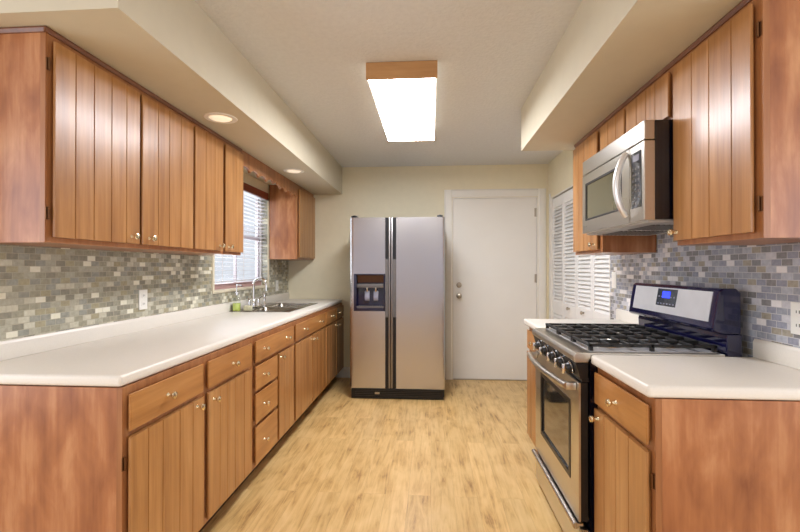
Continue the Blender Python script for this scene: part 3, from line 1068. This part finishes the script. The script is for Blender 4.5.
# handle channels along the meeting edges
for xa, xb, dpar in ((-0.4437, seam - 0.0035, fd), (seam + 0.0035, -0.3373, rd)):
    inner = xb if dpar is fd else xa
    box(xa, xb, FY + 0.014, FY + 0.070, z0, z1).build('handle_channel', 'black', dpar, smooth=False, label='black full height handle channel')
    if dpar is fd:
        gx0, gx1 = xb - 0.017, xb
    else:
        gx0, gx1 = xa, xa + 0.017
    hb = MB().box(gx0, gx1, FY - 0.012, FY + 0.0138, z0 + 0.002, z1 - 0.002, bev=0.004)
    hb.build('door_handle', 'handle_grey', dpar, label='long light metal handle edge')
    box(xa + 0.001, gx0 - 0.0006, FY - 0.018, FY + 0.0135, 0.80, 1.36, bev=0.004).build('handle_grip', 'grey_plastic', dpar, smooth=False, label='grey middle grip') if dpar is fd else box(gx1 + 0.0006, xb - 0.001, FY - 0.018, FY + 0.0135, 0.80, 1.36, bev=0.004).build('handle_grip', 'grey_plastic', dpar, smooth=False, label='grey middle grip')
# dispenser
b = MB()
b.box(HX0, HX0 + 0.026, FY - 0.004, FY + 0.02, HZ0, HZ1).box(HX1 - 0.012, HX1, FY - 0.004, FY + 0.02, HZ0, HZ1)
b.box(HX0 + 0.026, HX1 - 0.012, FY - 0.004, FY + 0.02, HZ0, HZ0 + 0.028).box(HX0 + 0.026, HX1 - 0.012, FY - 0.004, FY + 0.02, HZ1 - 0.012, HZ1)
b.box(HX0, HX1 + 0.002, FY + 0.062, FY + 0.069, HZ0, HZ1).box(HX0 + 0.0005, HX0 + 0.01, FY + 0.02, FY + 0.062, HZ0, HZ1).box(HX1 - 0.012, HX1, FY + 0.02, FY + 0.062, HZ0, HZ1)
disp = b.build('dispenser_housing', 'dispenser', fd, smooth=False, label='dark blue black ice and water dispenser', bevel=0.003)


def sub(b, name, mat, label=None, smooth=True):
    return b.build(name, mat, fd, smooth=smooth, label=label)


sub(MB().prism([(FY + 0.002, HZ1 - 0.014), (FY + 0.03, HZ1 - 0.09), (FY + 0.06, HZ1 - 0.09), (FY + 0.06, HZ1 - 0.014)], 'X', HX0 + 0.035, HX1 - 0.014), 'dispenser_panel', 'dispenser_brown', 'dark brown slanted control panel', False)
sub(MB().box(HX0 + 0.030, HX1 - 0.016, FY + 0.006, FY + 0.05, HZ1 - 0.135, HZ1 - 0.098, bev=0.004), 'control_bar', 'grey_plastic', 'grey button bar')
for cx in (HX0 + 0.125, HX0 + 0.212):
    sub(MB().prism([(FY + 0.035, HZ0 + 0.10), (FY + 0.028, HZ0 + 0.13), (FY + 0.045, HZ0 + 0.19), (FY + 0.058, HZ0 + 0.20), (FY + 0.058, HZ0 + 0.09)], 'X', cx - 0.024, cx + 0.024, bev=0.006), 'dispenser_paddle', 'paddle', 'pale grey push paddle')
    sub(MB().lathe([(0.012, 0), (0.012, 0.03), (0.008, 0.04), (0, 0.04)], (cx, FY + 0.04, HZ0 + 0.228), (0, 0, -1), 12), 'dispenser_nozzle', 'chrome')
b = MB().box(HX0 + 0.03, HX1 - 0.016, FY + 0.004, FY + 0.06, HZ0 + 0.030, HZ0 + 0.046)
for i in range(14):
    xx = HX0 + 0.045 + i * 0.018
    b.box(xx, xx + 0.006, FY + 0.006, FY + 0.058, HZ0 + 0.046, HZ0 + 0.050)
sub(b, 'drip_tray', 'grey_plastic', 'grey slotted drip tray', False)
for cx in (-0.752, 0.087):
    MB().box(cx - 0.028, cx + 0.028, FY + 0.012, FY + 0.13, 1.772, 1.789, bev=0.004).box(cx - 0.012, cx + 0.012, FY + 0.02, FY + 0.05, 1.7892, 1.793, bev=0.001).build('hinge_cap', 'black', root, label='black plastic top hinge cap')
b = MB().box(FX0 + 0.012, FX1 - 0.012, FY + 0.010, FY + 0.075, 0.004, 0.100, bev=0.006)
for i in range(4):
    b.box(FX0 + 0.05, FX1 - 0.05, FY + 0.005, FY + 0.012, 0.026 + i * 0.017, 0.034 + i * 0.017)
g = b.build('base_grille', 'black', root, smooth=False, label='black slotted base grille')
box(-0.545, -0.500, FY + 0.001, FY + 0.0048, 0.050, 0.070).build('grille_badge', 'nickel', g, smooth=False)

# ------------------------------------------------------------------ gas range
RY0, RY1 = 1.8625, 2.6215
root = thing('gas_range', 'stainless steel gas range with black grates between the white countertops', 'range', (0.95, (RY0 + RY1) / 2, 0))
box(0.662, 1.295, RY0 + 0.001, RY1 - 0.001, 0.03, 0.893).build('body', 'gloss_black', root, smooth=False)
for xx in (0.70, 1.25):
    for yy in (RY0 + 0.05, RY1 - 0.05):
        MB().lathe([(0.018, 0), (0.018, 0.031), (0, 0.031)], (xx, yy, 0), (0, 0, 1), 12).build('foot', 'black', root)
# oven door: steel frame round a dark window
XD = 0.617
dz0, dz1 = 0.213, 0.795
wy0, wy1, wz0, wz1 = 1.975, 2.495, 0.345, 0.695
b = MB()
b.box(XD, XD + 0.008, RY0 + 0.004, wy0, dz0, dz1).box(XD, XD + 0.008, wy1, RY1 - 0.004, dz0, dz1)
b.box(XD, XD + 0.008, wy0, wy1, dz0, wz0).box(XD, XD + 0.008, wy0, wy1, wz1, dz1)
od = b.build('oven_door', 'steel_y', root, smooth=False)
box(XD + 0.0145, 0.655, RY0 + 0.006, RY1 - 0.006, dz0 + 0.002, dz1 - 0.002).box(XD + 0.0085, XD + 0.0145, RY0 + 0.006, wy0 - 0.002, dz0 + 0.002, dz1 - 0.002).build('door_core', 'black', od, smooth=False, label='black inner door')
b = MB()
fr = 0.022
b.box(XD - 0.002, XD + 0.012, wy0, wy0 + fr, wz0, wz1).box(XD - 0.002, XD + 0.012, wy1 - fr, wy1, wz0, wz1).box(XD - 0.002, XD + 0.012, wy0 + fr, wy1 - fr, wz0, wz0 + fr).box(XD - 0.002, XD + 0.012, wy0 + fr, wy1 - fr, wz1 - fr, wz1)
b.build('window_border', 'black', od, smooth=False)
box(XD + 0.006, XD + 0.014, wy0 + fr, wy1 - fr, wz0 + fr, wz1 - fr).build('oven_window', 'black_glass', od, smooth=False, label='dark mirror-like oven glass')
pts, rad = [], []
hy0, hy1, hz = RY0 + 0.035, RY1 - 0.035, 0.772
for i in range(21):
    t = i / 20
    y = hy0 + (hy1 - hy0) * t
    pts.append((XD - 0.040 - 0.030 * math.sin(math.pi * t), y, hz + 0.004 * math.sin(math.pi * t)))
    rad.append(0.0145)
b = MB().tube(pts, rad, 14, 1.15)
for y in (hy0 + 0.012, hy1 - 0.012):
    b.box(XD - 0.043, XD - 0.0005, y - 0.014, y + 0.014, hz - 0.016, hz + 0.016, bev=0.004)
b.build('oven_handle', 'steel_y', od, label='thick bowed steel handle')
# storage drawer
dw = MB().prism([(XD + 0.004, 0.035), (XD + 0.002, 0.172), (XD + 0.010, 0.180), (0.655, 0.180), (0.655, 0.035)], 'Y', RY0 + 0.004, RY1 - 0.004).build('storage_drawer', 'steel_y', root, smooth=False)
b = MB().tube([(XD - 0.012, RY0 + 0.006, 0.196), (XD - 0.012, RY1 - 0.006, 0.196)], 0.0135, 14)
b.box(XD - 0.008, 0.640, RY0 + 0.02, RY1 - 0.02, 0.186, 0.198)
b.build('drawer_handle', 'steel', dw, label='full width rounded steel drawer pull')
# control panel with five knobs
cp = MB().prism([(XD + 0.006, 0.812), (XD - 0.012, 0.878), (0.655, 0.878), (0.655, 0.812)], 'Y', RY0 + 0.003, RY1 - 0.003).build('control_panel', 'black', root, smooth=False, label='dark sloped control panel')
box(0.63, 0.66, RY0 + 0.006, RY1 - 0.006, 0.797, 0.811).build('vent_slot', 'black', root, smooth=False)
nrm = Vector((-0.066, 0, -0.018)).normalized()
for y in (1.945, 2.065, 2.195, 2.345, 2.485):
    o = Vector((XD - 0.003, y, 0.845))
    kb = MB().lathe([(0.030, 0.0), (0.030, 0.004), (0.023, 0.006), (0.021, 0.022), (0.018, 0.025), (0, 0.026)], o, nrm, 22)
    kn = kb.build('knob', 'black', cp)
    c = o + nrm * 0.034
    b = MB().box(c.x - 0.010, c.x + 0.008, y - 0.0055, y + 0.0055, c.z - 0.021, c.z + 0.021, bev=0.003)
    b.lathe([(0.0265, 0), (0.0265, 0.003), (0.0235, 0.0045), (0.0235, 0.0)], o + nrm * 0.004, nrm, 22)
    b.build('knob_grip', 'chrome', kn, label='bright metal grip and ring')
# cooktop
ct = MB().prism([(XD - 0.020, 0.888), (XD - 0.022, 0.906), (XD - 0.012, 0.920), (XD + 0.03, 0.922), (1.20, 0.922), (1.20, 0.895), (0.66, 0.895), (0.655, 0.880), (XD - 0.014, 0.880)], 'Y', RY0 + 0.0005, RY1 - 0.0005).build('cooktop', 'steel_y', root, smooth=False, bevel=0.003)
box(0.672, 1.185, RY0 + 0.03, RY1 - 0.03, 0.9222, 0.9250, bev=0.001).build('cooktop_well', 'silver', ct, smooth=False, label='shiny grey burner well')
burn = [(0.80, RY0 + 0.16, 0.045), (1.06, RY0 + 0.16, 0.036), (0.93, (RY0 + RY1) / 2, 0.05), (0.80, RY1 - 0.16, 0.05), (1.06, RY1 - 0.16, 0.036)]
for (x, y, r) in burn:
    bn = MB().lathe([(r * 1.35, 0), (r * 1.3, 0.003), (r, 0.004), (r, 0.007), (0, 0.007)], (x, y, 0.925), (0, 0, 1), 24).build('burner', 'nickel', ct, label='metal burner ring')
    MB().lathe([(r * 0.95, 0), (r, 0.004), (r * 0.9, 0.009), (0, 0.010)], (x, y, 0.9323), (0, 0, 1), 24).build('burner_cap', 'cast_iron', bn, label='black burner cap')
ngr = 3
gw = (RY1 - RY0 - 0.05) / ngr
for i in range(ngr):
    a = RY0 + 0.025 + i * gw + 0.003
    c = a + gw - 0.006
    x0, x1 = 0.668, 1.188
    zt0, zt1 = 0.942, 0.954
    t = 0.0075
    b = MB()
    b.box(x0, x1, a, a + 2 * t, zt0, zt1, bev=0.002, seg=1).box(x0, x1, c - 2 * t, c, zt0, zt1, bev=0.002, seg=1)
    for xx in (x0, (x0 + x1) / 2 - t, x1 - 2 * t):
        b.box(xx, xx + 2 * t, a, c, zt0, zt1, bev=0.002, seg=1)
    ym = (a + c) / 2
    b.box(x0, x1, ym - t, ym + t, zt0, zt1, bev=0.002, seg=1)
    for xx in (0.76, 0.845, 1.01, 1.095):
        b.box(xx - 0.006, xx + 0.006, a, c, zt0, zt1, bev=0.002, seg=1)
    for xx in (x0 + 0.002, x1 - 2 * t - 0.002, (x0 + x1) / 2 - t):
        for yy in (a, c - 2 * t):
            b.box(xx, xx + 2 * t, yy, yy + 2 * t, 0.9255, zt0)
    b.build('grate', 'cast_iron', ct, smooth=False)
# backguard
bgp = MB().prism([(1.212, 0.895), (1.208, 0.925), (1.204, 0.985), (1.208, 1.004), (1.266, 1.004), (1.266, 0.895)], 'Y', RY0 + 0.0005, RY1 - 0.0005).build('backguard', 'black_sky_tint', root, smooth=False, label='glossy black back riser', bevel=0.004)
con = MB()
prof = [(1.165, 1.012), (1.150, 1.022), (1.160, 1.085), (1.176, 1.180), (1.190, 1.192), (1.245, 1.192), (1.262, 1.175), (1.262, 1.0042), (1.20, 1.0042)]
con.prism(prof, 'Y', RY0 + 0.0005, RY1 - 0.0005)
con = con.build('control_console', 'black_sky_tint', root, smooth=False, label='glossy black console tinted blue for reflected daylight, with rounded ends', bevel=0.006)


def con_x(z):
    pr = [(1.022, 1.150), (1.085, 1.160), (1.180, 1.176)]
    for (za, xa), (zb, xb) in zip(pr, pr[1:]):
        if z <= zb:
            return xa + (xb - xa) * (z - za) / (zb - za)
    return pr[-1][1]


def con_panel(ya, yb, za, zb, d):
    zs = [za, zb] if not (za < 1.085 < zb) else [za, 1.085, zb]
    fr_ = [(con_x(z) - d, z) for z in zs]
    bk = [(con_x(z) - 0.0003, z) for z in reversed(zs)]
    return MB().prism(fr_ + bk, 'Y', ya, yb)


con_panel(RY0 + 0.034, RY1 - 0.050, 1.052, 1.177, 0.003).build('console_panel', 'silver', con, smooth=False, label='brushed steel control face')
con_panel(2.150, 2.325, 1.088, 1.172, 0.005).build('display', 'screen', con, smooth=False, label='dark display with button marks')
con_panel(2.205, 2.275, 1.128, 1.160, 0.0062).build('display_digits', 'blue_led', con, smooth=False, label='glowing blue clock screen')
b = MB()
for r in range(2):
    for q in range(6):
        ya = 2.162 + q * 0.027
        if 2.20 < ya + 0.01 < 2.28 and r == 1:
            continue
        za = 1.096 + r * 0.034
        b._merge(con_panel(ya, ya + 0.012, za, za + 0.006, 0.0058).bm)
b.build('display_buttons', 'paddle', con, smooth=False, label='pale button marks')

# ------------------------------------------------------------------ over-the-range microwave
MY0, MY1, MX = 1.8625, 2.5975, 0.8826
MZ0, MZ1 = 1.476, 1.892
root = thing('microwave', 'stainless steel microwave mounted over the range under short wood doors', 'microwave', (1.1, (MY0 + MY1) / 2, MZ0))
box(0.926, XR - 0.009, MY0 + 0.001, MY1, MZ0 + 0.003, MZ1 - 0.001).build('body', 'gloss_black', root, smooth=False, bevel=0.002)
gz = 1.808
box(MX, 0.9255, MY0, MY1, gz + 0.002, MZ1, bev=0.004).build('top_grille', 'steel_y', root, smooth=False)
ydp = 1.998
# door
wy0, wy1, wz0, wz1 = 2.075, 2.550, 1.545, 1.757
b = MB()
b.box(MX, 0.9255, ydp, wy0, MZ0, gz - 0.002).box(MX, 0.9255, wy1, MY1, MZ0, gz - 0.002).box(MX, 0.9255, wy0, wy1, MZ0, wz0).box(MX, 0.9255, wy0, wy1, wz1, gz - 0.002)
md_ = b.build('microwave_door', 'steel_y', root, smooth=False)
b = MB()
fr = 0.010
b.box(MX - 0.001, MX + 0.01, wy0, wy0 + fr, wz0, wz1).box(MX - 0.001, MX + 0.01, wy1 - fr, wy1, wz0, wz1).box(MX - 0.001, MX + 0.01, wy0 + fr, wy1 - fr, wz0, wz0 + fr).box(MX - 0.001, MX + 0.01, wy0 + fr, wy1 - fr, wz1 - fr, wz1)
b.build('window_border', 'dark_grey', md_, smooth=False)
box(MX + 0.004, MX + 0.012, wy0 + fr, wy1 - fr, wz0 + fr, wz1 - fr).build('window_glass', 'mw_glass', md_, smooth=False, label='olive grey tinted glass')
pts = []
for i in range(17):
    t = i / 16
    pts.append((MX - 0.008 - 0.042 * math.sin(math.pi * t) ** 0.8, 2.014, 1.505 + 0.285 * t))
MB().tube(pts, [0.011 + 0.003 * math.sin(math.pi * i / 16) for i in range(17)], 12, 1.2).build('door_handle', 'handle_steel', md_, label='bowed bright steel handle')
pn = MB().box(MX, 0.9255, MY0, ydp - 0.003, MZ0, gz - 0.002).build('control_panel', 'steel_y', root, smooth=False, bevel=0.002)
box(MX - 0.002, MX - 0.0002, 1.888, 1.978, 1.535, 1.775, bev=0.0005).build('keypad', 'screen', pn, smooth=False, label='dark grey keypad')
box(MX - 0.0032, MX - 0.0021, 1.905, 1.960, 1.735, 1.762).build('clock_display', 'paddle', pn, smooth=False, label='pale small clock window')
b = MB()
for r in range(7):
    for q in range(3):
        ya = 1.899 + q * 0.026
        za = 1.548 + r * 0.025
        b.box(MX - 0.003, MX - 0.0021, ya, ya + 0.016, za, za + 0.011)
b.build('keys', 'grey_plastic', pn, smooth=False, label='grey keys')
b = MB().prism([(0.90, MZ0 + 0.002), (0.905, MZ0 - 0.010), (1.25, MZ0 - 0.014), (1.30, MZ0 + 0.002)], 'Y', MY0 + 0.012, MY1 - 0.012)
un = b.build('underside', 'mw_under', root, smooth=False, label='grey metal underside')
for ya in (MY0 + 0.09, MY1 - 0.33):
    b = MB()
    for i in range(12):
        xx = 0.96 + i * 0.022
        b.box(xx, xx + 0.008, ya, ya + 0.24, MZ0 - 0.0165, MZ0 - 0.0125)
    b.build('filter', 'grey_plastic', un, smooth=False, label='slotted grease filter')

# ------------------------------------------------------------------ lamps
root = thing('ceiling_light', 'long fluorescent ceiling light with glowing lens between wooden end boards', 'ceiling light', (-0.166, 3.08, ZC))
LX0, LX1, LY0, LY1 = -0.372, 0.037, 2.458, 3.708
for ya, yb in ((LY0, LY0 + 0.02), (LY1 - 0.02, LY1)):
    box(LX0, LX1, ya, yb, 2.360, ZC - 0.001, bev=0.002).build('end_board', 'lamp_wood', root, smooth=False, label='plain wood end board')
for xa, xb in ((LX0 + 0.004, LX0 + 0.012), (LX1 - 0.012, LX1 - 0.004)):
    box(xa, xb, LY0 + 0.0205, LY1 - 0.0205, 2.364, ZC - 0.001).build('lens_side', 'lens_side', root, smooth=False, label='white translucent side of the lens')
box(LX0 + 0.0121, LX1 - 0.0121, LY0 + 0.0205, LY1 - 0.0205, 2.363, 2.368).build('lens', 'lens', root, smooth=False, label='glowing white lens')
box(LX0 + 0.02, LX1 - 0.02, LY0 + 0.0205, LY1 - 0.0205, ZC - 0.0195, ZC - 0.001).build('housing', 'white_plastic', root, smooth=False)

rl = thing('recessed_light', 'round white recessed light in the soffit above the wide cabinet doors', 'recessed light', (-1.207, 2.41, ZS), 'recessed soffit lights')
b = MB().lathe([(0.062, 0.0), (0.066, 0.006), (0.088, 0.004), (0.092, 0.0)], (-1.207, 2.41, ZS - 0.0005), (0, 0, -1), 32)
b.build('trim_ring', 'white_plastic', rl)
MB().lathe([(0.061, 0.0), (0.055, 0.005), (0, 0.007)], (-1.207, 2.41, ZS - 0.0008), (0, 0, -1), 32).build('lens', 'spot_lens', rl, label='glowing lens')
copy_thing(rl, (-0.008, 1.36, 0), 'round white recessed light in the soffit above the sink')


# ------------------------------------------------------------------ outlets
def outlet(x, y, z, s, label, w_=0.072, h_=0.116, switch=False):
    root = thing('wall_switch' if switch else 'wall_outlet', label, 'switch' if switch else 'outlet', (x, y, z), 'white wall plates on the tile')
    xa, xb = sorted((x + s * 0.0005, x + s * 0.006))
    box(xa, xb, y - w_ / 2, y + w_ / 2, z - h_ / 2, z + h_ / 2, bev=0.002).build('cover_plate', 'white_plastic', root, smooth=False)
    xa, xb = sorted((x + s * 0.0062, x + s * 0.0085))
    if switch:
        box(xa, xb, y - 0.015, y + 0.015, z - 0.030, z + 0.030, bev=0.0008).build('rocker', 'white_plastic', root, smooth=False)
        return
    for dz in (-0.024, 0.024):
        sk = MB().box(xa, xb, y - 0.017, y + 0.017, z + dz - 0.014, z + dz + 0.014, bev=0.001).build('socket', 'white_plastic', root, smooth=False)
        xc, xd = sorted((x + s * 0.0086, x + s * 0.0091))
        b = MB()
        b.box(xc, xd, y - 0.008, y - 0.005, z + dz - 0.006, z + dz + 0.006).box(xc, xd, y + 0.005, y + 0.008, z + dz - 0.005, z + dz + 0.005)
        b.build('slots', 'slot', sk, smooth=False)


outlet(XT, 2.415, 1.092, 1, 'white outlet plate on the tile under the two wide wall cabinet doors')
outlet(XT, 4.62, 1.085, 1, 'small white plate on the tile past the sink window')
outlet(XTR, 3.215, 1.19, -1, 'white switch plate on the tile between closet and range', switch=True)
outlet(XTR, 1.645, 1.095, -1, 'white outlet plate on the tile over the short counter')
